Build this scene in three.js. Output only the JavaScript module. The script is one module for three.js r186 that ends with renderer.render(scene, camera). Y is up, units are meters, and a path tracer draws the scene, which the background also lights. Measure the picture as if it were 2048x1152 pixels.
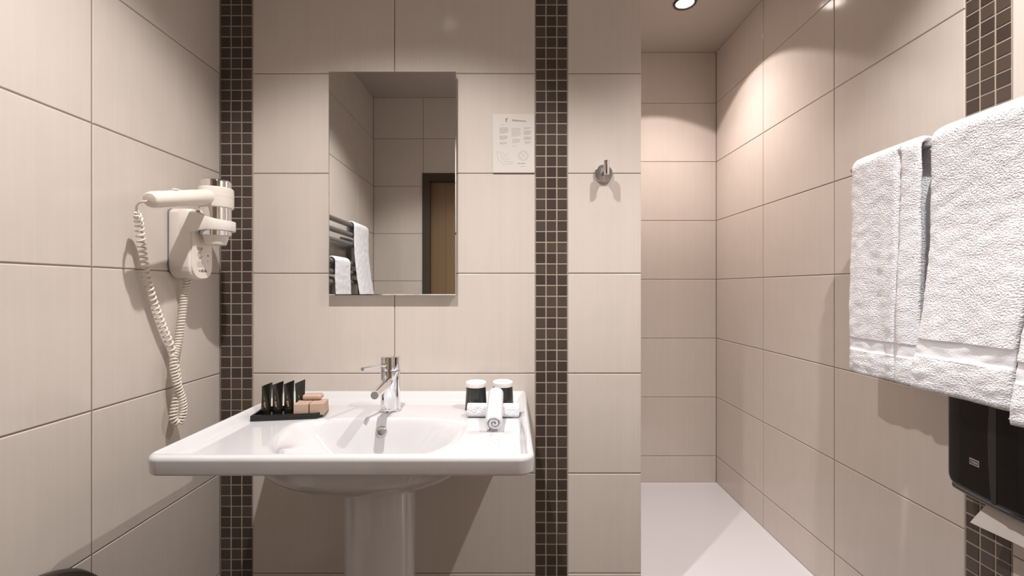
import * as THREE from 'three';
import { RoundedBoxGeometry } from 'three/addons/geometries/RoundedBoxGeometry.js';
import { mergeGeometries, mergeVertices, toCreasedNormals } from 'three/addons/utils/BufferGeometryUtils.js';
import { ImprovedNoise } from 'three/addons/math/ImprovedNoise.js';

// ---------------------------------------------------------------- camera, light, exposure
const EYE = 1.165;                                    // camera height; heights below are often given relative to it
const scene = new THREE.Scene();
scene.background = new THREE.Color(0x000000);
const camera = new THREE.PerspectiveCamera(2 * Math.atan(576 / 910) * 180 / Math.PI, 2048 / 1152, 0.02, 20);
camera.position.set(0, EYE, 1.274);
camera.lookAt(0, EYE, 0);
const renderer = new THREE.WebGLRenderer();
renderer.toneMapping = THREE.LinearToneMapping;
renderer.toneMappingExposure = 1.07;
renderer.shadowMap.enabled = true;
const CEIL = 2.288;
// ceiling downlights: x, z, colour; each lamp has a soft main beam and a wider, weaker spill cut off by its rim [intensity, cone, penumbra]
const DOWNLIGHTS = [
  { at: [-0.27, 0.66], color: [1, 0.953, 0.928], beam: [4.6, 0.98, 0.75], spill: [1.5, 1.02, 0.2], size: 0.6, glow: 2, label: 'recessed ceiling downlight above the washbasin', },
  { at: [0.65, 0.66], color: [1, 0.953, 0.928], beam: [4.4, 0.98, 0.75], spill: [1.2, 1.02, 0.2], size: 0.6, glow: 4, label: 'recessed ceiling downlight in front of the shower opening' },
  { at: [0.68, -0.516], color: [1, 0.875, 0.825], beam: [2.4, 0.92, 0.8], spill: [0.7, 0.95, 0.06], size: 0.3, glow: 12, label: 'recessed ceiling downlight inside the shower recess' },
];

// ---------------------------------------------------------------- helpers
let seed = 7;
const rnd = () => { seed = (seed * 1664525 + 1013904223) >>> 0; return seed / 4294967296; };
const perlin = new ImprovedNoise();
const taken = {};
function numbered(n) { const k = taken[n] = (taken[n] ?? -1) + 1; return k ? `${n}_${String(k).padStart(3, '0')}` : n; }
function shade(o) { o.castShadow = true; o.receiveShadow = true; return o; }
function part(name, g, m, parent, label) {
  const o = shade(new THREE.Mesh(g, m)); o.name = name; parent.add(o);
  if (label) o.userData.label = label;
  return o;
}
function thing(name, label, category, at = [0, 0, 0], turn = 0, group) {
  const o = new THREE.Group(); o.name = numbered(name); scene.add(o);
  o.position.set(...at); o.rotation.y = turn; o.userData = { label, category };
  if (group) o.userData.group = group;
  return o;
}
function structure(name, g, m, label, category) {
  const o = shade(new THREE.Mesh(g, m)); o.name = name; scene.add(o);
  o.userData = { kind: 'structure', label, category };
  return o;
}
function box(x0, x1, y0, y1, z0, z1) {
  const g = new THREE.BoxGeometry(x1 - x0, y1 - y0, z1 - z0); g.translate((x0 + x1) / 2, (y0 + y1) / 2, (z0 + z1) / 2); return g;
}
const ss = (a, b, x) => { const t = Math.min(1, Math.max(0, (x - a) / (b - a))); return t * t * (3 - 2 * t); };
const lerp = (a, b, t) => a + (b - a) * t;
function fitUV(g) {                                   // uv 0..1 over the front outline
  g.computeBoundingBox(); const b = g.boundingBox, p = g.attributes.position, uv = new Float32Array(p.count * 2);
  for (let i = 0; i < p.count; i++) { uv[2 * i] = (p.getX(i) - b.min.x) / (b.max.x - b.min.x); uv[2 * i + 1] = (p.getY(i) - b.min.y) / (b.max.y - b.min.y); }
  g.setAttribute('uv', new THREE.BufferAttribute(uv, 2)); return g;
}
function rod(a, b, r, seg = 20, r2 = r) {
  const A = new THREE.Vector3(...a), B = new THREE.Vector3(...b), d = B.clone().sub(A), L = d.length();
  const g = new THREE.CylinderGeometry(r2, r, L, seg); g.translate(0, L / 2, 0);
  g.applyQuaternion(new THREE.Quaternion().setFromUnitVectors(new THREE.Vector3(0, 1, 0), d.normalize())); g.translate(...a); return g;
}
function lathe(pts, seg = 40) { return new THREE.LatheGeometry(pts.map(p => new THREE.Vector2(...p)), seg); }
function gridGeometry(nu, nv, f, closeU = false) {     // f(i/nu, j/nv) -> [x,y,z]; uv from f's 4th/5th
  const pos = [], uv = [], idx = [];
  for (let j = 0; j <= nv; j++) for (let i = 0; i <= nu; i++) { const p = f(i / nu, j / nv); pos.push(p[0], p[1], p[2]); uv.push(p[3] ?? i / nu, p[4] ?? j / nv); }
  for (let j = 0; j < nv; j++) for (let i = 0; i < nu; i++) { const a = j * (nu + 1) + i, b = a + 1, c = a + nu + 1, d = c + 1; idx.push(a, b, d, a, d, c); }
  const g = new THREE.BufferGeometry(); g.setAttribute('position', new THREE.Float32BufferAttribute(pos, 3)); g.setAttribute('uv', new THREE.Float32BufferAttribute(uv, 2)); g.setIndex(idx); g.computeVertexNormals(); return g;
}
function dataTexture(w, h, f, srgb, repeat) {
  const d = new Uint8Array(w * h * 4);
  for (let y = 0; y < h; y++) for (let x = 0; x < w; x++) { const c = f(x, y), k = (y * w + x) * 4; d[k] = c[0]; d[k + 1] = c[1]; d[k + 2] = c[2]; d[k + 3] = 255; }
  const t = new THREE.DataTexture(d, w, h); t.wrapS = t.wrapT = THREE.RepeatWrapping; t.magFilter = THREE.LinearFilter; t.minFilter = THREE.LinearFilter;
  if (srgb) t.colorSpace = THREE.SRGBColorSpace;
  if (repeat) t.repeat.set(...repeat);
  t.needsUpdate = true; return t;
}
function canvasTexture(w, h, draw) {
  const c = document.createElement('canvas'); c.width = w; c.height = h; draw(c.getContext('2d'), w, h);
  const t = new THREE.CanvasTexture(c); t.colorSpace = THREE.SRGBColorSpace; return t;
}
const std = (rgb, roughness, extra = {}) => new THREE.MeshPhysicalMaterial({ color: new THREE.Color().setRGB(...rgb), roughness, ...extra });

// ---------------------------------------------------------------- materials
// glazed beige tile: faint upright streaks in the glaze, tiling over 0.8 m
const streak = dataTexture(512, 256, (x, y) => {
  const a = Math.sin(x / 512 * Math.PI * 2), b = Math.cos(x / 512 * Math.PI * 2), v = Math.sin(y / 256 * Math.PI * 2), w = Math.cos(y / 256 * Math.PI * 2);
  const n = perlin.noise(a * 22, b * 22, v * 0.6) * 0.6 + perlin.noise(a * 60, b * 60, w * 0.8 + 4) * 0.5 + perlin.noise(a * 4, b * 4, v * 2 + 9) * 0.6;
  const k = 250 + n * 4; return [Math.min(255, k), Math.min(255, k - 0.5), Math.min(255, k - 1.5)];
}, true, [1.25, 1.25]);
const wave = dataTexture(256, 256, (x, y) => {
  const a = x / 256 * Math.PI * 2, b = y / 256 * Math.PI * 2;
  const n = 128 + 60 * (perlin.noise(Math.sin(a) * 2, Math.cos(a) * 2, Math.sin(b) * 2 + Math.cos(b)) + 0.5 * perlin.noise(Math.sin(a) * 5, Math.cos(a) * 5 + 3, Math.sin(b) * 4 + Math.cos(b) * 3)); return [n, n, n];
}, false, [1.25, 1.25]);
const tileMats = [[0.685, 0.622, 0.57], [0.692, 0.628, 0.576], [0.678, 0.616, 0.565]].map(c => std(c, 0.12, { map: streak, bumpMap: wave, bumpScale: 0.0009 }));
const grout = std([0.28, 0.225, 0.19], 0.9);
const mosaicGrout = std([0.42, 0.35, 0.29], 0.9);
const mosaicMats = [[0.062, 0.046, 0.037], [0.071, 0.053, 0.042], [0.054, 0.040, 0.032], [0.080, 0.059, 0.047]].map(c => std(c, 0.3));
const paint = std([0.52, 0.465, 0.42], 0.85);
const darkFloor = std([0.10, 0.08, 0.065], 0.35);
const ceramic = std([0.655, 0.65, 0.66], 0.09, { clearcoat: 0.5, clearcoatRoughness: 0.03 });
const acrylic = std([0.70, 0.685, 0.71], 0.14);
const chrome = std([0.88, 0.88, 0.90], 0.06, { metalness: 1 });
const satinChrome = std([0.62, 0.61, 0.60], 0.22, { metalness: 1 });
const mirrorGlass = std([0.80, 0.80, 0.79], 0.0, { metalness: 1 });
const blackGloss = std([0.008, 0.007, 0.007], 0.09);
const blackPlastic = std([0.012, 0.011, 0.011], 0.3);
const cream = std([0.80, 0.74, 0.66], 0.38);
const whitePlastic = std([0.80, 0.75, 0.70], 0.35);
const greyPlastic = std([0.25, 0.24, 0.23], 0.4);

// ---------------------------------------------------------------- tiles
const tileCache = {};
function tileGeometry(w, h, d, c) {                    // glazed tile: flat face, chamfered edge; stands on z = 0, face at z = d
  const key = [w, h, d, c].map(v => v.toFixed(4)).join();
  if (tileCache[key]) return tileCache[key];
  const ring = (x, y, z) => [[-x, -y, z], [x, -y, z], [x, y, z], [-x, y, z]];
  const A = ring(w / 2, h / 2, 0), B = ring(w / 2, h / 2, d - c * 0.6), C = ring(w / 2 - c, h / 2 - c, d);
  const pos = [], uv = [], ox = rnd() * 3, oy = rnd() * 3, tri = (...v) => v.forEach(p => { pos.push(...p); uv.push(p[0] + ox, p[1] + oy); });
  const quad = (a, b, e, f) => { tri(a, b, e); tri(a, e, f); };
  quad(...C); quad(A[3], A[2], A[1], A[0]);
  for (let i = 0; i < 4; i++) { const j = (i + 1) % 4; quad(A[i], A[j], B[j], B[i]); quad(B[i], B[j], C[j], C[i]); }
  const g = new THREE.BufferGeometry(); g.setAttribute('position', new THREE.Float32BufferAttribute(pos, 3)); g.setAttribute('uv', new THREE.Float32BufferAttribute(uv, 2)); g.computeVertexNormals();
  return tileCache[key] = g;
}
const FACE = 0.0014, JOINT = 0.0026;
const ROWS = [0, 0.0856, 0.3656, 0.6456, 0.9256, 1.2056, 1.4856, 1.7656, 2.0456, CEIL];
// facing: '+z' '-z' '+x' '-x'; plane = coordinate of the tile face; u = spans along the wall
function lay(parent, facing, plane, u0, u1, v0, v1) {
  const g = tileGeometry(u1 - u0 - JOINT, v1 - v0 - JOINT, FACE, 0.0016);
  const o = part('tile', g, tileMats[Math.floor(rnd() * 3)], parent), c = (u0 + u1) / 2, y = (v0 + v1) / 2;
  if (facing === '+z') o.position.set(c, y, plane - FACE);
  if (facing === '-z') { o.position.set(c, y, plane + FACE); o.rotation.y = Math.PI; }
  if (facing === '+x') { o.position.set(plane - FACE, y, c); o.rotation.y = Math.PI / 2; }
  if (facing === '-x') { o.position.set(plane + FACE, y, c); o.rotation.y = -Math.PI / 2; }
}
function layRows(parent, facing, plane, spans, rows = ROWS) {
  for (const [a, b] of spans) for (let i = 0; i + 1 < rows.length; i++) lay(parent, facing, plane, a, b, rows[i], rows[i + 1]);
}
const spans = (...e) => e.slice(0, -1).map((v, i) => [v, e[i + 1]]);
function mosaicStrip(name, facing, plane, u0, u1, label) {
  const pitch = (u1 - u0) / 3, t = 0.0004, rows = Math.ceil(CEIL / pitch);
  const flat = facing === '+z';
  const plate = flat ? box(u0, u1, 0, CEIL, plane - FACE, plane - FACE + t) : box(plane + FACE - t, plane + FACE, 0, CEIL, u0, u1);
  const o = structure(name, plate, mosaicGrout, label, 'mosaic strip');
  const top = EYE + (576 - 9.5) / 714.3;               // a joint of the strip lies here
  for (let r = -80; r < 80; r++) {
    const y1 = Math.min(CEIL, top + r * pitch * 1.0), y0 = Math.max(0, top + (r - 1) * pitch);
    if (y1 - y0 < 0.008 || y0 >= CEIL || y1 <= 0) continue;
    for (let c = 0; c < 3; c++) {
      const j = 0.0036, g = tileGeometry(pitch - j, y1 - y0 - j, FACE - t + 0.0003, 0.0009), u = u0 + (c + 0.5) * pitch + (rnd() - 0.5) * 0.0005, y = (y0 + y1) / 2 + (rnd() - 0.5) * 0.0005;
      const m = part('mosaic_tile', g, mosaicMats[Math.floor(rnd() * 4)], o);
      if (flat) m.position.set(u, y, plane - FACE + t); else { m.position.set(plane + FACE - t, y, u); m.rotation.y = -Math.PI / 2; }
      m.rotation.z = (rnd() - 0.5) * 0.008;
    }
  }
  return o;
}

// ---------------------------------------------------------------- room shell
const XL = -0.8176, XR = 0.973, XP = 0.3626, ZB = -0.892, ZF = 1.45;
const DOOR = [-0.524, 0.266, 1.837];
{
  const wb = structure('wall_back', box(XL - 0.12, XP - FACE, 0, CEIL, -0.12, -FACE), grout, 'beige tiled wall behind the washbasin', 'wall');
  layRows(wb, '+z', 0, [[-0.727, -0.329], [-0.329, 0.0651], [0.1557, XP]]);
  const wsl = structure('wall_shower_left', box(XP - 0.12, XP - FACE, 0, CEIL, ZB - 0.12, -0.12), grout, 'beige tiled side wall inside the shower recess', 'wall');
  layRows(wsl, '+x', XP, spans(ZB, -0.497, -0.1, -0.004));
  const wsb = structure('wall_shower_back', box(XP - FACE, XR + FACE, 0, CEIL, ZB - 0.12, ZB - FACE), grout, 'beige tiled back wall of the shower recess', 'wall');
  layRows(wsb, '+z', ZB, spans(XP, 0.578, XR));
  const wr = structure('wall_right', box(XR + FACE, XR + 0.12, 0, CEIL, ZB - 0.12, ZF + 0.12), grout, 'beige tiled wall on the right carrying the towel rail', 'wall');
  layRows(wr, '-x', XR, [...spans(ZB, -0.49, -0.1006, 0.297), ...spans(0.388, 0.785, 1.18, ZF)]);
  const wl = structure('wall_left', box(XL - 0.12, XL - FACE, 0, CEIL, -FACE, ZF + 0.12), grout, 'beige tiled wall on the left carrying the hair dryer', 'wall');
  layRows(wl, '+x', XL, spans(0, 0.388, 0.783, 1.178, ZF));
  const front = mergeGeometries([box(XL - FACE, DOOR[0], 0, CEIL, ZF + FACE, ZF + 0.12), box(DOOR[1], XR + FACE, 0, CEIL, ZF + FACE, ZF + 0.12), box(DOOR[0], DOOR[1], DOOR[2], CEIL, ZF + FACE, ZF + 0.12)]);
  const wf = structure('wall_front', front, grout, 'beige tiled wall with the door, seen in the mirror', 'wall');
  layRows(wf, '-z', ZF, [[XL, DOOR[0]], [DOOR[1], 0.661], [0.661, XR]]);
  layRows(wf, '-z', ZF, spans(DOOR[0], -0.129, DOOR[1]), [DOOR[2], 2.0456, CEIL]);
  mosaicStrip('trim_1', '+z', 0, XL + 0.001, -0.727, 'dark brown mosaic strip in the left corner behind the washbasin');
  mosaicStrip('trim_2', '+z', 0, 0.0651, 0.1557, 'dark brown mosaic strip between the mirror and the chrome hook');
  mosaicStrip('trim_3', '-x', XR, 0.297, 0.388, 'dark brown mosaic strip on the right wall behind the towels');
  structure('ceiling', box(XL - 0.12, XR + 0.12, CEIL, CEIL + 0.12, ZB - 0.12, ZF + 0.12), paint, 'plain painted ceiling with recessed downlights', 'ceiling');
  structure('floor', box(XL - 0.12, XR + 0.12, -0.1, 0, ZB - 0.12, ZF + 0.12), darkFloor, 'dark brown floor', 'floor');
}
{ // door in the wall behind the camera, seen in the mirror
  const wood = std([0.28, 0.19, 0.105], 0.4, { map: dataTexture(256, 256, (x, y) => { const a = x / 256 * Math.PI * 2, n = perlin.noise(Math.sin(a) * 14, Math.cos(a) * 14, Math.sin(y / 256 * Math.PI * 2) * 0.5) * 26 + 228; return [n, n * 0.98, n * 0.95]; }, true) });
  const brown = std([0.055, 0.038, 0.026], 0.4);
  const f = mergeGeometries([box(DOOR[0] - 0.004, DOOR[0] + 0.04, 0, DOOR[2] + 0.004, ZF - 0.006, ZF + 0.115), box(DOOR[1] - 0.04, DOOR[1] + 0.004, 0, DOOR[2] + 0.004, ZF - 0.006, ZF + 0.115), box(DOOR[0] + 0.04, DOOR[1] - 0.04, DOOR[2] - 0.04, DOOR[2] + 0.004, ZF - 0.006, ZF + 0.115)]);
  const d = structure('door_1', f, brown, 'dark brown door frame with a honey coloured door, seen in the mirror', 'door');
  part('door_leaf', box(DOOR[0] + 0.04, DOOR[1] - 0.04, 0.004, DOOR[2] - 0.042, ZF + 0.04, ZF + 0.08), wood, d, 'honey coloured door leaf');
  const h = part('door_handle', mergeGeometries([rod([0.17, 1.0, ZF + 0.04], [0.17, 1.0, ZF - 0.015], 0.009), rod([0.175, 1.0, ZF - 0.012], [0.06, 1.0, ZF - 0.012], 0.009)]), satinChrome, d);
}
for (const d of DOWNLIGHTS) {
  const [x, z] = d.at, t = thing('ceiling_downlight', d.label, 'lamp', [x, CEIL, z]);
  part('trim_ring', lathe([[0.034, -0.001], [0.036, -0.006], [0.0425, -0.006], [0.045, -0.0005], [0.034, -0.0005]]), std([0.05, 0.04, 0.035], 0.35), t);
  const glow = std([0.9, 0.88, 0.85], 0.4, { emissive: new THREE.Color().setRGB(...d.color), emissiveIntensity: d.glow });
  const disc = new THREE.CircleGeometry(0.034, 32); disc.rotateX(Math.PI / 2); disc.translate(0, -0.0016, 0);
  part('lamp_face', disc, glow, t);
  for (const [power, cone, soft] of [d.beam, d.spill]) {
    const s = new THREE.SpotLight(new THREE.Color().setRGB(...d.color), power, 0, cone, soft, 2);
    s.position.set(0, -0.026, 0); s.castShadow = true; s.shadow.radius = d.size; s.shadow.mapSize.set(2048, 2048); s.shadow.bias = -0.0005; s.name = 'downlight_beam';
    t.add(s); s.target.position.set(0, -2, 0); t.add(s.target); s.target.name = 'beam_target';
  }
}

// ---------------------------------------------------------------- shower tray
{
  const x0 = XP + 0.001, x1 = XR - 0.001, z0 = ZB + 0.001, z1 = -0.002, T = 0.2343;
  const top = gridGeometry(60, 80, (u, v) => {
    const e = t => 0.5 - 0.5 * Math.cos(Math.PI * t), x = lerp(x0, x1, e(u)), z = lerp(z1, z0, e(v));
    const d = Math.min(x - x0, x1 - x, z - z0, z1 - z);
    const r = Math.hypot(x - 0.668, z + 0.45);
    return [x, T + 0.006 * Math.exp(-d / 0.008) - 0.006 * (1 - Math.min(1, r / 0.5)) , z];
  });
  const t = thing('shower_tray', 'white raised shower tray filling the recess floor', 'shower tray');
  part('basin_floor', top, acrylic, t);
  part('apron', mergeGeometries([box(x0, x1, 0, T + 0.004, z1 - 0.012, z1), box(x0, x0 + 0.01, 0, T - 0.005, z0, z1 - 0.012), box(x1 - 0.01, x1, 0, T - 0.005, z0, z1 - 0.012), box(x0 + 0.01, x1 - 0.01, 0, T - 0.02, z0, z0 + 0.01)]), acrylic, t);
  part('drain_cover', lathe([[0, 0.004], [0.038, 0.004], [0.043, 0.001], [0.043, -0.004], [0, -0.004]]), chrome, t).position.set(0.45, T, -0.76);
}

// ---------------------------------------------------------------- washbasin on pedestal
const RIM = EYE - 0.2856, BX0 = -0.631, BX1 = 0.039, BZ0 = 0.001, BZ1 = 0.505, BC = [-0.296, 0.33];
const DECK = 0.019;
function basinHeight(x, z) {                          // relative to RIM
  const side = Math.min(ss(0.007, 0.026, x - BX0), ss(0.007, 0.026, BX1 - x), ss(0.014, 0.052, z - BZ0), ss(0.014, 0.040, BZ1 - z));
  const p = 2.4, zc = 0.268, r = Math.pow(Math.pow(Math.abs(x - BC[0]) / 0.192, p) + Math.pow(z > zc ? (z - zc) / 0.205 : (zc - z) / 0.060, p), 1 / p);
  const bowl = 0.108 * Math.pow(ss(1.05, 0.25, r), 0.85);
  return -DECK * side - bowl;
}
{
  const t = thing('washbasin', 'white ceramic washbasin on a pedestal under the mirror', 'washbasin');
  const N = 240;
  function outline(inset, k) {                        // rounded rectangle, front corners rounder
    const x0 = BX0 + inset, x1 = BX1 - inset, z0 = BZ0 + inset, z1 = BZ1 - inset, pts = [];
    const arc = (cx, cz, r, a0) => { for (let i = 0; i <= 15; i++) { const a = a0 + i / 15 * Math.PI / 2; pts.push([cx + r * Math.cos(a), cz + r * Math.sin(a)]); } };
    const line = (x, z, X, Z, n) => { for (let i = 1; i < n; i++) pts.push([lerp(x, X, i / n), lerp(z, Z, i / n)]); };
    const rf = Math.max(0.006, 0.030 - inset), rb = Math.max(0.003, 0.010 - inset);
    arc(x1 - rf, z1 - rf, rf, 0); line(x1 - rf, z1, x0 + rf, z1, 60); arc(x0 + rf, z1 - rf, rf, Math.PI / 2); line(x0, z1 - rf, x0, z0 + rb, 40);
    arc(x0 + rb, z0 + rb, rb, Math.PI); line(x0 + rb, z0, x1 - rb, z0, 60); arc(x1 - rb, z0 + rb, rb, Math.PI * 1.5); line(x1, z0 + rb, x1, z1 - rf, 40);
    return pts;
  }
  const rings = [], F = 0.009, top = outline(F);
  const NR = 96;
  for (let i = 0; i <= NR; i++) { const s = Math.pow(i / NR, 0.75); rings.push(top.map(([x, z]) => { const X = lerp(BC[0], x, s), Z = lerp(BC[1], z, s); return [X, basinHeight(X, Z), Z]; })); }
  for (let i = 1; i <= 6; i++) { const a = i / 6 * Math.PI / 2; rings.push(outline(F * (1 - Math.sin(a))).map(([x, z]) => [x, -F * (1 - Math.cos(a)), z])); }
  rings.push(outline(0.0005).map(([x, z]) => [x, -0.02, z]));
  for (let i = 0; i <= 4; i++) { const a = i / 4 * Math.PI / 2; rings.push(outline(0.001 + 0.005 * (1 - Math.cos(a))).map(([x, z]) => [x, -0.029 - 0.005 * Math.sin(a), z])); }
  const under = outline(0.007);
  for (let i = 1; i <= 36; i++) {
    const s = 1 - i / 36;
    rings.push(under.map(([x, z]) => { const X = lerp(BC[0], x, s), Z = lerp(BC[1], z, s); const q = Math.pow(Math.abs(X - BC[0]) / 0.222, 2.3) + Math.pow(Math.abs(Z - 0.325) / 0.155, 2.3); return [X, -0.0345 - 0.09 * Math.sqrt(Math.max(0, 1 - q)), Z]; }));
  }
  const M = top.length, pos = [], idx = [];
  for (const r of rings) for (const p of r) pos.push(p[0], p[1] + RIM, p[2]);
  for (let j = 0; j + 1 < rings.length; j++) for (let i = 0; i < M; i++) { const k = (i + 1) % M, a = j * M + i, b = j * M + k, c = a + M, d = b + M; idx.push(a, b, d, a, d, c); }
  let g = new THREE.BufferGeometry(); g.setAttribute('position', new THREE.Float32BufferAttribute(pos, 3)); g.setIndex(idx); g = mergeVertices(g, 1e-5); g.computeVertexNormals();
  part('basin', g, ceramic, t);
  // pedestal: rounded front, straight sides back to the wall
  const plan = k => { const pts = []; for (let i = 0; i < 56; i++) { const a = Math.PI * 2 * i / 56, c = Math.cos(a), s = Math.sin(a), e = 2 / 2.3; pts.push([BC[0] + 0.0735 * k * Math.sign(c) * Math.pow(Math.abs(c), e), 0.245 + 0.092 * k * Math.sign(s) * Math.pow(Math.abs(s), e)]); } return pts; };
  const H = RIM - 0.100, levels = [[0, 1.08], [0.04, 1.05], [0.15, 1.0], [H - 0.25, 0.995], [H - 0.1, 1.0], [H - 0.03, 1.02], [H, 1.05]];
  const pp = [], pi = [];
  for (const [y, k] of levels) for (const [x, z] of plan(k)) pp.push(x, y, z);
  const L = plan(1).length;
  for (let j = 0; j + 1 < levels.length; j++) for (let i = 0; i < L; i++) { const k = (i + 1) % L, a = j * L + i, b = j * L + k, c = a + L, d = b + L; pi.push(a, d, b, a, c, d); }
  const pg = new THREE.BufferGeometry(); pg.setAttribute('position', new THREE.Float32BufferAttribute(pp, 3)); pg.setIndex(pi); pg.computeVertexNormals();
  part('pedestal', pg, ceramic, t);
  // overflow cover on the back slope of the bowl, and the drain
  let oz = 0.2; while (oz < 0.262 && (0.2856 - basinHeight(-0.302, oz)) / (1.274 - oz) < 0.3143) oz += 0.0005;   // just below the edge of the bowl
  const ox = -0.302, e = 0.004, n = new THREE.Vector3(0, 1, -(basinHeight(ox, oz + e) - basinHeight(ox, oz - e)) / (2 * e)).normalize();
  const o = part('overflow_cover', lathe([[0, 0.0022], [0.0075, 0.002], [0.0085, 0.0034], [0.0105, 0.0034], [0.0125, 0.001], [0.0125, -0.003], [0, -0.003]], 28), satinChrome, t, 'small round metal overflow cover');
  o.position.set(ox, RIM + basinHeight(ox, oz), oz); o.quaternion.setFromUnitVectors(new THREE.Vector3(0, 1, 0), n);
  part('drain_plug', lathe([[0, 0.006], [0.02, 0.005], [0.026, 0.002], [0.03, 0.002], [0.031, -0.003], [0, -0.003]], 28), chrome, t).position.set(BC[0], RIM + basinHeight(BC[0], 0.29), 0.29);
}
// ---------------------------------------------------------------- faucet
const DY = RIM - DECK;                                 // deck level
{
  const t = thing('faucet', 'chrome single lever mixer tap on the washbasin', 'faucet', [-0.3025, DY + 0.0004, 0.140]);
  part('body', lathe([[0, 0], [0.0245, 0], [0.025, 0.002], [0.0252, 0.006], [0.0242, 0.007], [0.0242, 0.0985], [0.0232, 0.0995], [0, 0.0995]], 48), chrome, t);
  part('cap', lathe([[0, 0.1], [0.0232, 0.1], [0.0242, 0.101], [0.0242, 0.1335], [0.0232, 0.1348], [0, 0.1352]], 48), chrome, t);
  const lv = part('lever', mergeGeometries([rod([-0.006, 0.116, 0.018], [-0.032, 0.1225, 0.115], 0.0045, 18, 0.0042)]), chrome, t);
  part('lever_tip', rod([-0.032, 0.1225, 0.115], [-0.0325, 0.1226, 0.1166], 0.0038, 18), greyPlastic, lv);
  const sp = part('spout', rod([0, 0.076, 0.012], [0, 0.068, 0.132], 0.0115, 32, 0.0108), chrome, t);
  part('aerator', rod([0, 0.0678, 0.1310], [0, 0.0676, 0.1335], 0.0085, 24), greyPlastic, sp);
  part('base_ring', lathe([[0.024, 0.0002], [0.0275, 0.0002], [0.0275, 0.0016], [0.025, 0.003], [0.024, 0.003]], 40), chrome, t);
}
// ---------------------------------------------------------------- mirror, notice, hook
{
  const t = thing('wall_mirror', 'frameless rectangular mirror above the washbasin', 'mirror', [-0.33, EYE + 0.2887, 0]);
  const g = tileGeometry(0.3514, 0.616, 0.006, 0.0022).clone(); g.translate(0, 0, 0.014);
  part('mirror_glass', g, mirrorGlass, t);
  part('backing_board', box(-0.1742, 0.1742, -0.3065, 0.3065, 0.0006, 0.014), std([0.45, 0.41, 0.37], 0.7), t);
}
{
  const w = 0.1162, h = 0.163, t = thing('wall_notice', 'white printed guest notice on the wall beside the mosaic strip', 'notice', [0.0053, EYE + 0.4035, 0.0006]);
  part('board', tileGeometry(w, h, 0.003, 0.0005), std([0.74, 0.70, 0.67], 0.4), t);
  const tex = canvasTexture(512, 718, (c, W, H) => {
    c.fillStyle = '#ded8d2'; c.fillRect(0, 0, W, H);
    c.strokeStyle = '#4a4440'; c.lineWidth = 9; c.beginPath(); c.moveTo(162, 92); c.lineTo(156, 58); c.quadraticCurveTo(166, 46, 178, 54); c.stroke();
    const lines = (x, y, wd, n, step, col) => { c.fillStyle = col; for (let i = 0; i < n; i++) { let q = x; const end = x + wd * (i === n - 1 ? 0.7 : 1) - rnd() * 10; while (q < end) { const l = 6 + rnd() * 16; c.fillRect(q, y + i * step, Math.min(l, end - q), step * 0.5); q += l + 4; } } };
    c.fillStyle = '#8d8580'; for (let i = 0; i < 11; i++) c.fillRect(236 + i * 16, 60 + i * 1.6, 11, 22 - i * 0.8);
    lines(96, 126, 66, 1, 12, '#a8a19b');
    lines(78, 162, 106, 7, 11, '#9d958f'); lines(78, 262, 100, 5, 11, '#9d958f'); lines(80, 344, 96, 3, 10, '#a39b95');
    lines(226, 166, 118, 10, 11, '#b9b2ac'); lines(236, 304, 104, 5, 11, '#b5aea8'); lines(236, 388, 90, 1, 11, '#b0a9a3');
    lines(380, 162, 104, 2, 12, '#9b938d'); lines(380, 202, 100, 5, 11, '#9b938d'); lines(378, 276, 104, 4, 11, '#9b938d'); lines(392, 336, 84, 3, 10, '#a39b95');
    c.strokeStyle = '#a79f99'; c.lineWidth = 3;                     // line drawing at the lower left
    c.beginPath(); c.moveTo(42, 462); c.lineTo(60, 560); c.lineTo(120, 616); c.lineTo(232, 612); c.lineTo(236, 586); c.lineTo(150, 590); c.lineTo(104, 540); c.lineTo(96, 470); c.closePath(); c.stroke();
    c.beginPath(); c.moveTo(120, 470); c.lineTo(152, 520); c.lineTo(186, 476); c.moveTo(130, 540); c.lineTo(196, 560); c.stroke();
    c.beginPath(); c.arc(374, 510, 62, 0, 7); c.stroke(); c.beginPath(); c.arc(374, 510, 48, 0, 7); c.stroke();   // ring mark at the lower right
    c.beginPath(); c.moveTo(336, 470); c.lineTo(412, 552); c.moveTo(340, 548); c.quadraticCurveTo(374, 500, 414, 476); c.stroke();
    lines(306, 604, 136, 1, 18, '#89817b'); lines(340, 642, 70, 1, 12, '#a39b95');
  });
  const p = new THREE.PlaneGeometry(w - 0.002, h - 0.002); p.translate(0, 0, 0.0032);
  part('printed_sheet', p, std([0.92, 0.92, 0.92], 0.45, { map: tex }), t, 'printed sheet with grey text columns');
}
{
  const t = thing('wall_hook', 'chrome robe hook on the narrow tiled wall beside the shower', 'hook', [0.2555, EYE + 0.3187, 0.0002]);
  const b = lathe([[0, 0.0], [0.025, 0], [0.0255, 0.002], [0.025, 0.007], [0.0238, 0.0085], [0, 0.009]], 40); b.rotateX(Math.PI / 2);
  part('base_plate', b, satinChrome, t);
  part('stem', rod([0, -0.001, 0.008], [0, -0.001, 0.046], 0.0062), chrome, t);
  part('pin', lathe([[0, -0.012], [0.0068, -0.012], [0.0075, -0.011], [0.0075, 0.025], [0.0068, 0.0262], [0, 0.0265]], 28), chrome, t).position.set(0, 0, 0.044);
}

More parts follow.
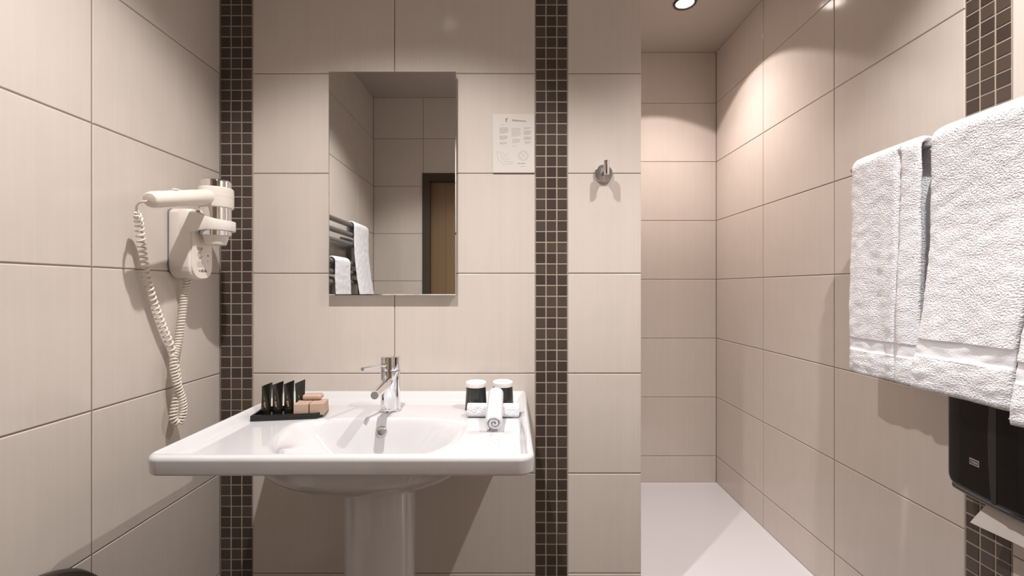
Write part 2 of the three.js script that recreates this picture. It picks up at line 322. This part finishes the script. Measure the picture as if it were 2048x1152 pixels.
// ---------------------------------------------------------------- toiletries on the washbasin
{
  const A = 0.16, tx = -0.527, tz = 0.184, turned = (x, z) => [tx + x * Math.cos(A) + z * Math.sin(A), tz - x * Math.sin(A) + z * Math.cos(A)];
  const tr = thing('amenity_tray', 'flat black tray on the left of the washbasin', 'tray', [tx, DY + 0.0006, tz], A);
  const sh = new THREE.Shape(); const W = 0.076, D = 0.042; sh.moveTo(-W, -D); sh.lineTo(W - 0.01, -D); sh.lineTo(W, -D + 0.012); sh.lineTo(W, D - 0.012); sh.lineTo(W - 0.01, D); sh.lineTo(-W, D); sh.closePath();
  const pl = new THREE.ExtrudeGeometry(sh, { depth: 0.004, bevelEnabled: true, bevelSize: 0.001, bevelThickness: 0.001, bevelSegments: 2 }); pl.rotateX(-Math.PI / 2); pl.translate(0, 0.001, 0);
  part('base', pl, blackGloss, tr);
  const hole = new THREE.Path(); const w = W - 0.003, d = D - 0.003; hole.moveTo(-w, -d); hole.lineTo(-w, d); hole.lineTo(w - 0.009, d); hole.lineTo(w, d - 0.01); hole.lineTo(w, -d + 0.01); hole.lineTo(w - 0.009, -d); hole.closePath(); sh.holes.push(hole);
  const rimG = new THREE.ExtrudeGeometry(sh, { depth: 0.006, bevelEnabled: true, bevelSize: 0.0008, bevelThickness: 0.0008, bevelSegments: 2 }); rimG.rotateX(-Math.PI / 2); rimG.translate(0, 0.006, 0);
  part('raised_edge', rimG, blackGloss, tr);
  const FL = DY + 0.0068;                             // tray floor
  // four squeeze tubes standing on their caps
  const print = k => canvasTexture(512, 256, (c, W, H) => { c.fillStyle = '#24221a'; c.fillRect(0, 0, W, H); for (let q = 0; q < 3; q++) { const x = 14 + q * 170 - k * 4; c.fillStyle = '#d39a66'; for (let i = 0; i < 6; i++) c.fillRect(x, 170 + i * 12, 20 + ((i * 7 + k) % 5) * 3, 8); c.fillStyle = '#a58a5e'; for (let i = 0; i < 4; i++) c.fillRect(x + 2, 110 + i * 11, 12, 7); } });
  const looks = [['dark squeeze tube nearest the corner on the black tray, leftmost of four', 0.1, 0.02], ['dark squeeze tube second from the left on the black tray', 0.03, -0.02], ['dark squeeze tube third from the left on the black tray', 0.0, 0.0], ['dark squeeze tube directly behind the tan soap boxes, rightmost of four', -0.03, 0.0]];
  looks.forEach(([label, lean, yaw], i) => {
    const [x, z] = turned(-0.0625 + i * 0.0262, -0.012), h = [0.066, 0.068, 0.069, 0.070][i];
    const t = thing('squeeze_tube', label, 'tube', [x, FL, z], 0, 'squeeze tubes on the tray'); t.rotation.z = -lean * 0.5;
    const inner = 1.05 + yaw * 4;                     // the flattened top is turned away from the camera
    const body = gridGeometry(32, 20, (u, v) => {
      const a = u * Math.PI * 2, k = ss(0, 1, v), ax = lerp(0.0108, 0.0138, v), bz = lerp(0.0108, 0.0009, Math.pow(k, 0.8));
      return [ax * Math.cos(a), 0.010 + v * (h - 0.016) + v * v * 0.2 * ax * Math.cos(a), bz * Math.sin(a), u, v];
    });
    const crimp = gridGeometry(24, 2, (u, v) => { const a = u * Math.PI * 2, y = h - 0.006 + v * 0.007; return [0.0139 * Math.cos(a), y + 0.2 * 0.0138 * Math.cos(a), 0.0009 * Math.sin(a)]; });
    const lid = new THREE.ShapeGeometry(new THREE.Shape([[-0.0139, 0], [0.0139, 0]].map(p => new THREE.Vector2(...p)).concat([new THREE.Vector2(0, 0.0001)])));
    const b = part('body', body, std([0.9, 0.9, 0.9], 0.22, { map: print(i) }), t); b.rotation.y = inner;
    part('crimped_end', crimp, std([0.012, 0.012, 0.010], 0.25), t).rotation.y = inner;
    part('cap', lathe([[0, 0], [0.0105, 0], [0.0112, 0.001], [0.0112, 0.009], [0.0104, 0.0105], [0, 0.0105]], 24), blackPlastic, t);
  });
  const kraft = std([0.51, 0.365, 0.275], 0.75, { map: dataTexture(64, 64, () => { const n = 236 + rnd() * 19; return [n, n, n]; }, true) });
  [[0.0305, 'tan cardboard soap box beside the tubes, left of the pair'], [0.0645, 'tan cardboard soap box at the right end of the black tray']].forEach(([lx, label], i) => {
    const [x, z] = turned(lx, 0.012 - i * 0.001), t = thing('soap_box', label, 'box', [x, FL, z], A + (i ? 0.03 : -0.01), 'tan soap boxes on the tray');
    const g = new RoundedBoxGeometry(0.0325, 0.0265, 0.05, 2, 0.0012); g.translate(0, 0.0134, 0);
    part('carton', g, kraft, t);
    const f = new RoundedBoxGeometry(0.0318, 0.0006, 0.024, 1, 0.0002); f.translate(0, 0.0268, 0.012); part('lid_flap', f, kraft, t);
  });
  const [sx, sz] = turned(0.045, -0.012), s = thing('wrapped_soap', 'pinkish wrapped soap lying on top of the tan boxes', 'soap', [sx, FL + 0.0274, sz], A - 0.1);
  const g = new RoundedBoxGeometry(0.044, 0.013, 0.028, 4, 0.0055); g.translate(0, 0.0065, 0);
  part('wrapper', g, std([0.52, 0.365, 0.285], 0.55), s); part('seam', new RoundedBoxGeometry(0.040, 0.0008, 0.004, 1, 0.0003), std([0.47, 0.30, 0.22], 0.6), s).position.set(0, 0.0132, 0);
}
// ---------------------------------------------------------------- terry cloth
const terryBump = dataTexture(512, 512, (x, y) => {
  const a = x / 512, b = y / 512, f = (n, s) => {     // wrapped noise
    const A = a * n, B = b * n, w = (p, q) => perlin.noise(p, q, s);
    return (w(A, B) * (1 - a) * (1 - b) + w(A - n, B) * a * (1 - b) + w(A, B - n) * (1 - a) * b + w(A - n, B - n) * a * b);
  };
  const n = 128 + 100 * f(58, 1) + 90 * f(110, 5) + 40 * f(22, 9); const k = Math.max(0, Math.min(255, n)); return [k, k, k];
});
terryBump.repeat.set(5, 5);
const terry = std([0.88, 0.885, 0.925], 0.95, { bumpMap: terryBump, bumpScale: 0.0032, sheen: 0.3, sheenColor: new THREE.Color(1, 1, 1), sheenRoughness: 0.6 });
const weave = std([0.85, 0.855, 0.895], 0.85, { bumpMap: terryBump, bumpScale: 0.0006 });
function rolledTowel(label, at, turn, tilt, L, R) {
  const t = thing('rolled_towel', label, 'towel', at, turn, 'rolled face cloths'); t.rotation.order = 'YXZ'; t.rotation.x = tilt;
  const turns = 2.3, n = 120, th = 0.0052, out = [], inn = [];
  for (let i = 0; i <= n; i++) { const k = i / n, a = k * turns * Math.PI * 2 + 2.2, r = lerp(0.0035, R, k); out.push([Math.cos(a) * r * 1.06, Math.sin(a) * r * 0.94]); inn.push([Math.cos(a) * (r - th) * 1.06, Math.sin(a) * (r - th) * 0.94]); }
  const last = inn.slice().reverse().filter((p, i) => i < n - 12);
  const sh = new THREE.Shape(out.concat(last).map(p => new THREE.Vector2(...p)));
  const g = new THREE.ExtrudeGeometry(sh, { depth: L, steps: 1, bevelEnabled: true, bevelThickness: 0.0022, bevelSize: 0.0014, bevelOffset: -0.0014, bevelSegments: 3 }); g.translate(0, 0, -L / 2);
  part('cloth', toCreasedNormals(g, 0.9), terry, t);
  // the loose outer edge of the cloth along the roll
  const e = gridGeometry(10, 20, (u, v) => { const a = u * Math.PI * 2, q = (turns * 2 * Math.PI + 2.2); return [Math.cos(q) * (R - 0.0022) * 1.06 + 0.0032 * Math.cos(a), Math.sin(q) * (R - 0.0022) * 0.94 + 0.0032 * Math.sin(a), (v - 0.5) * (L + 0.002)]; });
  part('hem', e, weave, t);
  return t;
}
rolledTowel('small white rolled cloth lying across in front of the dark cups', [-0.044, DY + 0.0172, 0.196], Math.PI / 2 - 0.03, 0, 0.118, 0.0180);
rolledTowel('small white rolled cloth resting across the other roll, spiral end facing front', [-0.037, DY + 0.0345, 0.245], 0.0, 0.20, 0.145, 0.0200);
// ---------------------------------------------------------------- cups
for (const [x, z, label] of [[-0.0905, 0.128, 'dark plastic cup with a white cover, nearer the tap'], [-0.0235, 0.124, 'dark plastic cup with a white cover, nearer the mosaic strip']]) {
  const t = thing('covered_cup', label, 'cup', [x, DY + 0.0006, z], 0, 'dark cups with white covers');
  part('cup', lathe([[0.0, 0.060], [0.0235, 0.060], [0.0245, 0.058], [0.0275, 0.004], [0.0282, 0.002], [0.0282, 0], [0.0268, 0], [0.0262, 0.004], [0.0233, 0.058], [0, 0.0595]], 48), std([0.030, 0.032, 0.030], 0.22), t);
  part('paper_cover', lathe([[0.0252, 0.0565], [0.0258, 0.057], [0.0256, 0.066], [0.0246, 0.0683], [0.021, 0.0698], [0, 0.0706]], 48), std([0.84, 0.82, 0.80], 0.6), t, 'white cover');
}

// ---------------------------------------------------------------- hair dryer and holder on the left wall
const DRY = [XL, EYE, 0.158];
{ // local frame: x = away from the camera, y up, z = out of the wall
  const t = thing('dryer_holder', 'cream wall holder with ring arm below the hair dryer', 'holder', DRY, Math.PI / 2);
  const tongue = (w, y0, y1, r) => { const s = new THREE.Shape(); s.moveTo(-w, y1 - 0.012); s.lineTo(-w, y0 + r); s.quadraticCurveTo(-w, y0, -w + r * 0.98, y0); s.lineTo(w - r * 0.98, y0); s.quadraticCurveTo(w, y0, w, y0 + r); s.lineTo(w, y1 - 0.012); s.quadraticCurveTo(w, y1, w - 0.012, y1); s.lineTo(-w + 0.012, y1); s.quadraticCurveTo(-w, y1, -w, y1 - 0.012); return s; };
  part('wall_plate', new THREE.ExtrudeGeometry(tongue(0.037, 0.026, 0.19, 0.034), { depth: 0.004, bevelEnabled: false, curveSegments: 16 }), greyPlastic, t).position.z = 0.0004;
  const body = new THREE.ExtrudeGeometry(tongue(0.036, 0.025, 0.186, 0.034), { depth: 0.040, bevelEnabled: true, bevelSize: 0.004, bevelThickness: 0.005, bevelSegments: 4, curveSegments: 20 }); body.translate(0, 0, 0.0094);
  part('housing', toCreasedNormals(body, 0.6), whitePlastic, t);
  const lab = canvasTexture(256, 460, (c, W, H) => {
    c.fillStyle = '#f1ece6'; c.fillRect(0, 0, W, H); c.strokeStyle = '#7a6f66'; c.lineWidth = 5;
    c.strokeRect(60, 190, 60, 14); c.beginPath(); c.moveTo(112, 178); c.lineTo(100, 216); c.stroke();
    c.beginPath(); c.arc(92, 250, 26, 0.3, 5.4); c.stroke(); c.beginPath(); c.moveTo(62, 240); c.lineTo(84, 290); c.lineTo(116, 262); c.stroke();
    c.fillStyle = '#8b8077'; for (let i = 0; i < 4; i++) for (let k = 0; k < 5; k++) c.fillRect(54 + k * 15, 312 + i * 13, 8 + ((i + k) % 3) * 2, 6);
    c.beginPath(); c.fillStyle = '#6e645b'; c.arc(196, 252, 9, 0, 7); c.fill(); c.beginPath(); c.arc(192, 300, 5, 0, 7); c.fill();
    c.fillStyle = '#2c2622'; c.beginPath(); c.moveTo(72, 386); c.lineTo(92, 386); c.lineTo(82, 402); c.fill(); for (let k = 0; k < 5; k++) c.fillRect(100 + k * 17, 384 - (k % 2) * 9, 11, 18 + (k % 2) * 9);
  });
  const panel = new THREE.ExtrudeGeometry(tongue(0.0335, 0.024, 0.148, 0.032), { depth: 0.003, bevelEnabled: true, bevelSize: 0.0015, bevelThickness: 0.002, bevelSegments: 3, curveSegments: 20 }); panel.translate(0, 0, 0.0545);
  part('label_panel', fitUV(panel), std([0.95, 0.92, 0.88], 0.35, { map: lab }), t, 'cream panel with small printed symbols');
  // arm that widens into a ring round the barrel
  const C = 0.0916, ro = 0.0405, sh = new THREE.Shape(); sh.moveTo(-0.0385, 0.03); sh.lineTo(-ro, C); for (let i = 1; i <= 24; i++) { const a = Math.PI - Math.PI * i / 24; sh.lineTo(ro * Math.cos(a), C + ro * Math.sin(a)); } sh.lineTo(0.0385, 0.03); sh.closePath();
  const hole = new THREE.Path(); hole.absarc(0, C, 0.0346, 0, Math.PI * 2, true); sh.holes.push(hole);
  const arm = new THREE.ExtrudeGeometry(sh, { depth: 0.022, bevelEnabled: true, bevelSize: 0.0015, bevelThickness: 0.0015, bevelSegments: 2, curveSegments: 32 });
  arm.rotateX(Math.PI / 2); const p = arm.attributes.position;   // shape y -> z, extrusion -> -y
  for (let i = 0; i < p.count; i++) { const z = p.getZ(i), y = p.getY(i); const top = lerp(0.188, 0.163, ss(0.03, 0.13, z)), bot = lerp(0.128, 0.139, ss(0.045, 0.07, z)); p.setY(i, lerp(bot, top, (y + 0.0235) / 0.025)); }
  arm.computeVertexNormals(); part('ring_arm', toCreasedNormals(arm, 0.7), whitePlastic, t);
}
{
  const t = thing('hair_dryer', 'cream and chrome hair dryer with a coiled cord in its wall holder', 'hair dryer', DRY, Math.PI / 2);
  const C = 0.0916;
  const at = o => { o.position.set(0, 0, C); return o; };
  at(part('barrel', lathe([[0, 0.127], [0.0318, 0.127], [0.0332, 0.129], [0.0332, 0.258], [0.0318, 0.2615], [0.027, 0.2625], [0.026, 0.260], [0, 0.260]], 48), chrome, t));
  const slots = []; for (let i = -3; i <= 3; i++) { const w = Math.sqrt(0.025 ** 2 - (i * 0.0072) ** 2); slots.push(box(i * 0.0072 - 0.0015, i * 0.0072 + 0.0015, 0.2602, 0.2612, -w, w)); }
  at(part('intake_grille', mergeGeometries(slots), blackPlastic, t));
  at(part('collar', lathe([[0.0334, 0.195], [0.036, 0.1945], [0.0380, 0.197], [0.0384, 0.2185], [0.0379, 0.219], [0.0379, 0.220], [0.0384, 0.2205], [0.0380, 0.241], [0.036, 0.2435], [0.0334, 0.243]], 48), cream, t));
  at(part('nozzle', lathe([[0.0285, 0.1275], [0.0275, 0.1255], [0.0222, 0.107], [0.0205, 0.1050], [0.0185, 0.1055], [0.0185, 0.12], [0, 0.12]], 40), cream, t));
  // handle towards the camera, drooping a little
  const hp = [[-0.030, 0.2175], [-0.206, 0.1765]], A = Math.atan2(hp[0][1] - hp[1][1], hp[0][0] - hp[1][0]), Lh = Math.hypot(hp[0][0] - hp[1][0], hp[0][1] - hp[1][1]);
  const prof = [[0, 0], [0.0120, 0.0], [0.0150, 0.003], [0.0162, 0.008]]; for (let i = 0; i <= 20; i++) prof.push([0.0166 + 0.0014 * i / 20 + (i % 4 === 2 ? 0.0004 : 0), 0.012 + i / 20 * (Lh - 0.016)]); prof.push([0.0185, Lh]);
  const hg = lathe(prof, 36); hg.rotateZ(-Math.PI / 2 + A);
  const h = part('handle', hg, cream, t); h.position.set(hp[1][0], hp[1][1], C);
  const sw = new RoundedBoxGeometry(0.022, 0.004, 0.009, 2, 0.0015); part('switch', sw, whitePlastic, h).position.set(0.075, 0.0352, 0.002);
  // coiled cord: helix round a hanging path (world coordinates, height relative to the eye)
  const path = new THREE.CatmullRomCurve3([[-0.728, 0.173, 0.364], [-0.742, 0.1722, 0.3628], [-0.765, 0.166, 0.347], [-0.787, 0.1433, 0.3153], [-0.797, 0.0925, 0.2952], [-0.8, 0.0066, 0.2726], [-0.8, -0.0727, 0.2399], [-0.8, -0.1396, 0.2066], [-0.795, -0.194, 0.1974], [-0.79, -0.2413, 0.1978], [-0.79, -0.2797, 0.209], [-0.79, -0.3057, 0.2121], [-0.785, -0.3178, 0.203], [-0.78, -0.2987, 0.1953], [-0.78, -0.2647, 0.1985], [-0.785, -0.2149, 0.211], [-0.79, -0.1739, 0.2121], [-0.8, -0.1363, 0.1858], [-0.8, -0.0775, 0.1726], [-0.8, -0.0171, 0.1625], [-0.79, 0.017, 0.168], [-0.785, 0.0375, 0.1733]].map(p => new THREE.Vector3(...p)));
  const N = 2800, fr = path.computeFrenetFrames(N, false), pts = []; let ph = 0;
  for (let i = 0; i <= N; i++) {
    const k = i / N, c = path.getPointAt(k), amp = 0.0066 * ss(0.05, 0.09, k) * ss(1, 0.975, k);
    ph += (k < 0.42 ? lerp(86, 70, ss(0.3, 0.42, k)) : lerp(90, 136, ss(0.45, 0.6, k))) * Math.PI * 2 / N;
    pts.push(c.addScaledVector(fr.normals[i], amp * Math.cos(ph)).addScaledVector(fr.binormals[i], amp * Math.sin(ph)));
  }
  const curve = new THREE.CatmullRomCurve3(pts); curve.arcLengthDivisions = 5600;
  const cg = new THREE.TubeGeometry(curve, 3000, 0.0023, 6, false);
  const inv = new THREE.Matrix4().makeRotationY(Math.PI / 2).setPosition(...DRY).invert(); cg.translate(0, EYE, 0); cg.applyMatrix4(inv);
  part('coiled_cord', cg, cream, t, 'coiled cream cord hanging in a long loop');
}

// ---------------------------------------------------------------- hanging towels
// a folded towel over a horizontal bar that runs along z; out = -1: room side is -x, +1: room side is +x
function hangingTowel(name, label, group, o) {
  const t = thing(name, label, 'towel', [o.barX, EYE + o.barY, (o.z0 + o.z1) / 2], 0, group);
  const W = o.z1 - o.z0, R = o.barR + o.thick / 2 + 0.001, front = o.front, back = o.back, arc = Math.PI * R, total = front + arc + back;
  const center = q => {                               // q = distance from the front hem; returns x (towards the room positive), y, normal
    if (q < front) return [R, -(front - q), 1, 0];
    if (q < front + arc) { const a = (q - front) / R; return [R * Math.cos(a), R * Math.sin(a), Math.cos(a), Math.sin(a)]; }
    return [-R, -(q - front - arc), -1, 0];
  };
  const point = (w, q, scale) => {                    // w 0..1 once round the flat cross-section
    const half = w < 0.5 ? 1 : -1, k = w < 0.5 ? w * 2 : 2 - w * 2, v = -Math.cos(Math.PI * k) * 0.55 + (2 * k - 1) * 0.45;
    const off = half * o.thick / 2 * scale * Math.sqrt(Math.max(0, 1 - Math.pow(Math.abs(v), 10)));
    let [x, y, nx, ny] = center(q);
    const low = q < front ? ss(0.05, 1, 1 - q / front) : 0, zz = v * W / 2;
    const ripple = o.ripple * (0.25 + low) * (perlin.noise(zz * 16 + o.seed, q * 1.6, o.seed) + 0.55 * perlin.noise(zz * 34, q * 3, o.seed + 3));
    const crumple = 0.0022 * perlin.noise(zz * 34, q * 64, o.seed + 7) * (q < front ? 1 : 0.3);
    if (q < front) x += o.flare * Math.pow(low, 1.6) + ripple + crumple * half;
    if (q > front + arc) x += Math.min(0.004, ripple * 0.3);
    if (o.crease && q < front) x -= 0.010 * Math.exp(-Math.pow((zz - o.crease * W / 2) / 0.006, 2)) * (half > 0 ? 1 : 0) * (0.6 + 0.4 * low);
    const skew = q < front ? (o.spread ?? 0) * Math.pow(1 - q / front, 3) * -1 * (v < 0 ? 1 : 0.2) * Math.abs(v) : 0;
    const edge = q < front ? 0.004 * perlin.noise(q * 9, o.seed, v > 0 ? 4 : 9) * Math.abs(v) : 0;
    const sag = q < front ? 0.006 * perlin.noise(zz * 9, o.seed, 2) * (1 - q / front) : 0;
    return [o.out * (x + off * nx), y + off * ny + sag, zz + skew + edge, v * W / 2 * 1, q];
  };
  const skin = (q0, q1, n, f) => mergeVertices(gridGeometry(120, n, (u, v) => { const q = lerp(q0, q1, v); return point(u === 1 ? 0 : u, q, f(v)); }), 1e-6);
  const cap = v => Math.sqrt(Math.max(0.02, 1 - Math.pow(1 - Math.min(1, v), 2)));
  part('terry_body', skin(o.hem + o.band, total, o.detail ?? 110, v => Math.min(1, v > 0.97 ? cap((1 - v) / 0.03) : 1)), terry, t);
  part('woven_band', skin(o.hem, o.hem + o.band, 10, v => 0.62 + 0.36 * Math.pow(Math.abs(2 * v - 1), 8)), weave, t, 'smooth woven band near the lower end');
  part('end_panel', skin(0, o.hem, 24, v => (1 + 0.3 * Math.sin(Math.PI * v)) * cap(v / 0.12)), terry, t);
  if (o.stitch) { const s = []; for (let i = 0; i < 26; i++) { const p = point(0.02 + 0.46 * i / 26, 0.010, 1.12); const b = new RoundedBoxGeometry(0.0012, 0.0016, 0.004, 1, 0.0004); b.translate(p[0], p[1], p[2]); s.push(b); } part('hem_stitching', mergeGeometries(s), weave, t); }
  return t;
}
const BAR = [0.883, 0.303];
hangingTowel('hand_towel', 'white terry towel nearest the shower on the right wall rail', 'towels on the right wall rail', { barX: BAR[0], barY: BAR[1], barR: 0.008, z0: 0.118, z1: 0.311, thick: 0.015, front: 0.515, back: 0.42, ripple: 0.012, flare: 0.010, seed: 3.3, out: -1, hem: 0.058, band: 0.031, crease: 0.48, stitch: true });
hangingTowel('hand_towel', 'white terry towel in the middle of the right wall rail', 'towels on the right wall rail', { barX: BAR[0], barY: BAR[1], barR: 0.008, z0: 0.338, z1: 0.524, thick: 0.018, front: 0.508, back: 0.42, ripple: 0.008, flare: 0.034, seed: 8.1, out: -1, hem: 0.068, band: 0.036, spread: 0.014, stitch: true });
hangingTowel('hand_towel', 'white terry towel at the right frame edge of the wall rail', 'towels on the right wall rail', { barX: BAR[0], barY: BAR[1], barR: 0.008, z0: 0.538, z1: 0.71, thick: 0.018, front: 0.525, back: 0.42, ripple: 0.007, flare: 0.05, seed: 5.7, out: -1, hem: 0.068, band: 0.036, spread: 0.004, stitch: true });
{
  const t = thing('towel_rail', 'chrome towel bar on the right wall under the white towels', 'towel rail', [XR, EYE + BAR[1], 0.42]);
  part('bar', rod([BAR[0] - XR, 0, -0.318], [BAR[0] - XR, 0, 0.33], 0.008), satinChrome, t);
  for (const z of [-0.3165, 0.3285]) part('end_cap', rod([BAR[0] - XR, 0, z - 0.004], [BAR[0] - XR, 0, z + 0.004], 0.0095), greyPlastic, t);
  for (const z of [-0.098, 0.301]) { const s = part('bracket', rod([-0.0004, 0, z], [BAR[0] - XR, 0, z], 0.006), satinChrome, t); part('wall_flange', rod([-0.0003, 0, z], [-0.007, 0, z], 0.019), satinChrome, s); }
}

// ---------------------------------------------------------------- paper towel dispenser on the right wall
function shell(w, h, r, side, fillet, bulge, n = 12) { // rounded box standing on z = 0, x across, y up, front bulging along z
  const outline = inset => { const W = w / 2 - inset, H = h / 2 - inset, q = Math.max(0.003, r - inset), pts = [];
    const arc = (cx, cy, a0) => { for (let i = 0; i <= n; i++) { const a = a0 + i / n * Math.PI / 2; pts.push([cx + q * Math.cos(a), cy + q * Math.sin(a)]); } };
    const line = (x, y, X, Y, m) => { for (let i = 1; i < m; i++) pts.push([lerp(x, X, i / m), lerp(y, Y, i / m)]); };
    arc(W - q, H - q, 0); line(W - q, H, -W + q, H, 24); arc(-W + q, H - q, Math.PI / 2); line(-W, H - q, -W, -H + q, 16); arc(-W + q, -H + q, Math.PI); line(-W + q, -H, W - q, -H, 24); arc(W - q, -H + q, Math.PI * 1.5); line(W, -H + q, W, H - q, 16); return pts; };
  const B = x => bulge * (1 - Math.pow(2 * x / w, 2)), rings = [];
  rings.push(outline(0.002).map(p => [p[0], p[1], 0])); rings.push(outline(0).map(p => [p[0], p[1], 0.003])); rings.push(outline(0).map(p => [p[0], p[1], side + B(p[0]) * 0.9]));
  for (let i = 1; i <= 8; i++) { const a = i / 8 * Math.PI / 2; rings.push(outline(fillet * (1 - Math.cos(a))).map(p => [p[0], p[1], side + B(p[0]) + fillet * Math.sin(a)])); }
  const last = outline(fillet); for (let i = 1; i <= 14; i++) rings.push(last.map(p => { const x = p[0] * (1 - i / 14), y = p[1] * (1 - i / 14); return [x, y, side + fillet + B(x)]; }));
  const M = last.length, pos = [], idx = []; for (const q of rings) for (const p of q) pos.push(...p);
  for (let j = 0; j + 1 < rings.length; j++) for (let i = 0; i < M; i++) { const k = (i + 1) % M, a = j * M + i, b = j * M + k, c = a + M, d = b + M; idx.push(a, b, d, a, d, c); }
  let g = new THREE.BufferGeometry(); g.setAttribute('position', new THREE.Float32BufferAttribute(pos, 3)); g.setIndex(idx); g = mergeVertices(g, 1e-6); g.computeVertexNormals(); return g;
}
{ // local frame: x = towards the camera, y up, z = out of the wall
  const t = thing('towel_dispenser', 'glossy black paper towel dispenser below the hanging towels', 'dispenser', [XR - 0.0004, EYE - 0.2815, 0.495], -Math.PI / 2);
  part('cover', shell(0.33, 0.246, 0.030, 0.058, 0.018, 0.022), std([0.006, 0.0055, 0.0055], 0.07, { specularIntensity: 0.45 }), t);
  const reflBand = gridGeometry(6, 24, (u, v) => { const y = lerp(-0.113, 0.113, v), x = lerp(-0.060 + 0.007 * Math.pow(2 * v - 1, 2), -0.044, u); return [x, y, 0.0764 + 0.022 * (1 - Math.pow(2 * x / 0.33, 2))]; });  // lighter strip over the cover, a reflected band put in as colour
  part('painted_reflection', reflBand, std([0.022, 0.021, 0.021], 0.06), t, 'slightly lighter vertical strip painted as a reflection');
  const lip = shell(0.318, 0.016, 0.007, 0.062, 0.007, 0.020, 6); part('lower_lip', lip, std([0.022, 0.020, 0.020], 0.25), t).position.set(0, -0.1200, 0);
  const slot = mergeGeometries([box(-0.11, 0.11, -0.1330, -0.1305, 0.03, 0.06)]); part('outlet_slot', slot, blackPlastic, t);
  const badge = canvasTexture(160, 100, (c, W, H) => { c.fillStyle = '#b9b4ae'; c.fillRect(0, 0, W, H); c.fillStyle = '#2a2725'; c.fillRect(10, 16, W - 20, H - 32); c.fillStyle = '#d9d5cf'; c.font = 'bold 46px sans-serif'; c.textAlign = 'center'; c.textBaseline = 'middle'; c.fillText('TORK', W / 2, H / 2 + 2); });
  const lx = -0.088, lz = 0.076 + 0.022 * (1 - Math.pow(2 * lx / 0.33, 2));
  const b = tileGeometry(0.021, 0.012, 0.0008, 0.0003).clone(); fitUV(b); const bo = part('badge', b, std([0.9, 0.9, 0.9], 0.35, { map: badge }), t, 'small light badge with lettering'); bo.position.set(lx, -0.051, lz - 0.0004); bo.rotation.y = -Math.atan(0.022 * 8 * -lx / (0.33 * 0.33)) ;
  const sheet = gridGeometry(30, 12, (u, v) => { const x = lerp(-0.117 + 0.014 * (1 - v), 0.13, u); return [x, -0.128 - v * 0.052, 0.045 + 0.022 * v + 0.004 * Math.sin(u * 7 + v * 2) * v]; });
  const back = sheet.clone(); back.translate(0, 0, -0.0008); const bi = back.index.array; for (let i = 0; i < bi.length; i += 3) { const q = bi[i + 1]; bi[i + 1] = bi[i + 2]; bi[i + 2] = q; }
  part('paper_sheet', mergeGeometries([sheet, back]), std([0.74, 0.70, 0.66], 0.9), t, 'pale paper towel hanging from the slot');
}
{ // dark rounded dispenser low on the left wall: only its top shows
  const t = thing('roll_dispenser', 'dark rounded dispenser on the left wall, only its top showing', 'dispenser', [XL + 0.0004, EYE - 0.622, 0.515], Math.PI / 2);
  const g = lathe([[0, 0], [0.124, 0], [0.130, 0.004], [0.132, 0.02], [0.127, 0.036], [0.112, 0.045], [0.06, 0.050], [0, 0.051]], 64); g.rotateX(Math.PI / 2);
  part('cover', g, std([0.018, 0.014, 0.011], 0.25), t);
  const rg = lathe([[0.03, 0.0505], [0.036, 0.0535], [0.042, 0.0505]], 32); rg.rotateX(Math.PI / 2); part('hub', rg, blackPlastic, t);
}
// ---------------------------------------------------------------- towel radiator on the left wall, seen in the mirror
{
  const t = thing('towel_radiator', 'grey tubular towel radiator reflected in the mirror', 'radiator', [XL, EYE, 0.90]);
  const m = std([0.30, 0.29, 0.28], 0.35, { metalness: 0.6 });
  for (const z of [-0.25, 0.23]) { const p = part('upright', rod([0.032, -0.62, z], [0.032, 0.325, z], 0.015), m, t); for (const y of [-0.55, 0.26]) part('wall_fixing', rod([0.0004, y, z], [0.032, y, z], 0.009), m, p); }
  for (const y of [0.295, 0.25, 0.205, 0.115, 0.07, 0.025, -0.08, -0.125, -0.17, -0.32, -0.365, -0.41, -0.52]) part('rail', rod([0.058, y, -0.262], [0.058, y, 0.242], 0.0115, 16), m, t);
}
hangingTowel('bath_towel', 'long white towel on the radiator, reflected in the mirror', 'towels on the radiator', { barX: XL + 0.058, barY: 0.295, barR: 0.0115, z0: 0.905, z1: 1.115, thick: 0.010, front: 0.42, back: 0.03, ripple: 0.004, flare: 0.035, seed: 2.1, out: 1, hem: 0.055, band: 0.03, detail: 50 });
hangingTowel('bath_towel', 'shorter white towel low on the radiator, reflected in the mirror', 'towels on the radiator', { barX: XL + 0.058, barY: 0.115, barR: 0.0115, z0: 0.675, z1: 0.85, thick: 0.010, front: 0.34, back: 0.03, ripple: 0.003, flare: 0.02, seed: 6.4, out: 1, hem: 0.055, band: 0.03, detail: 50 });

renderer.render(scene, camera);
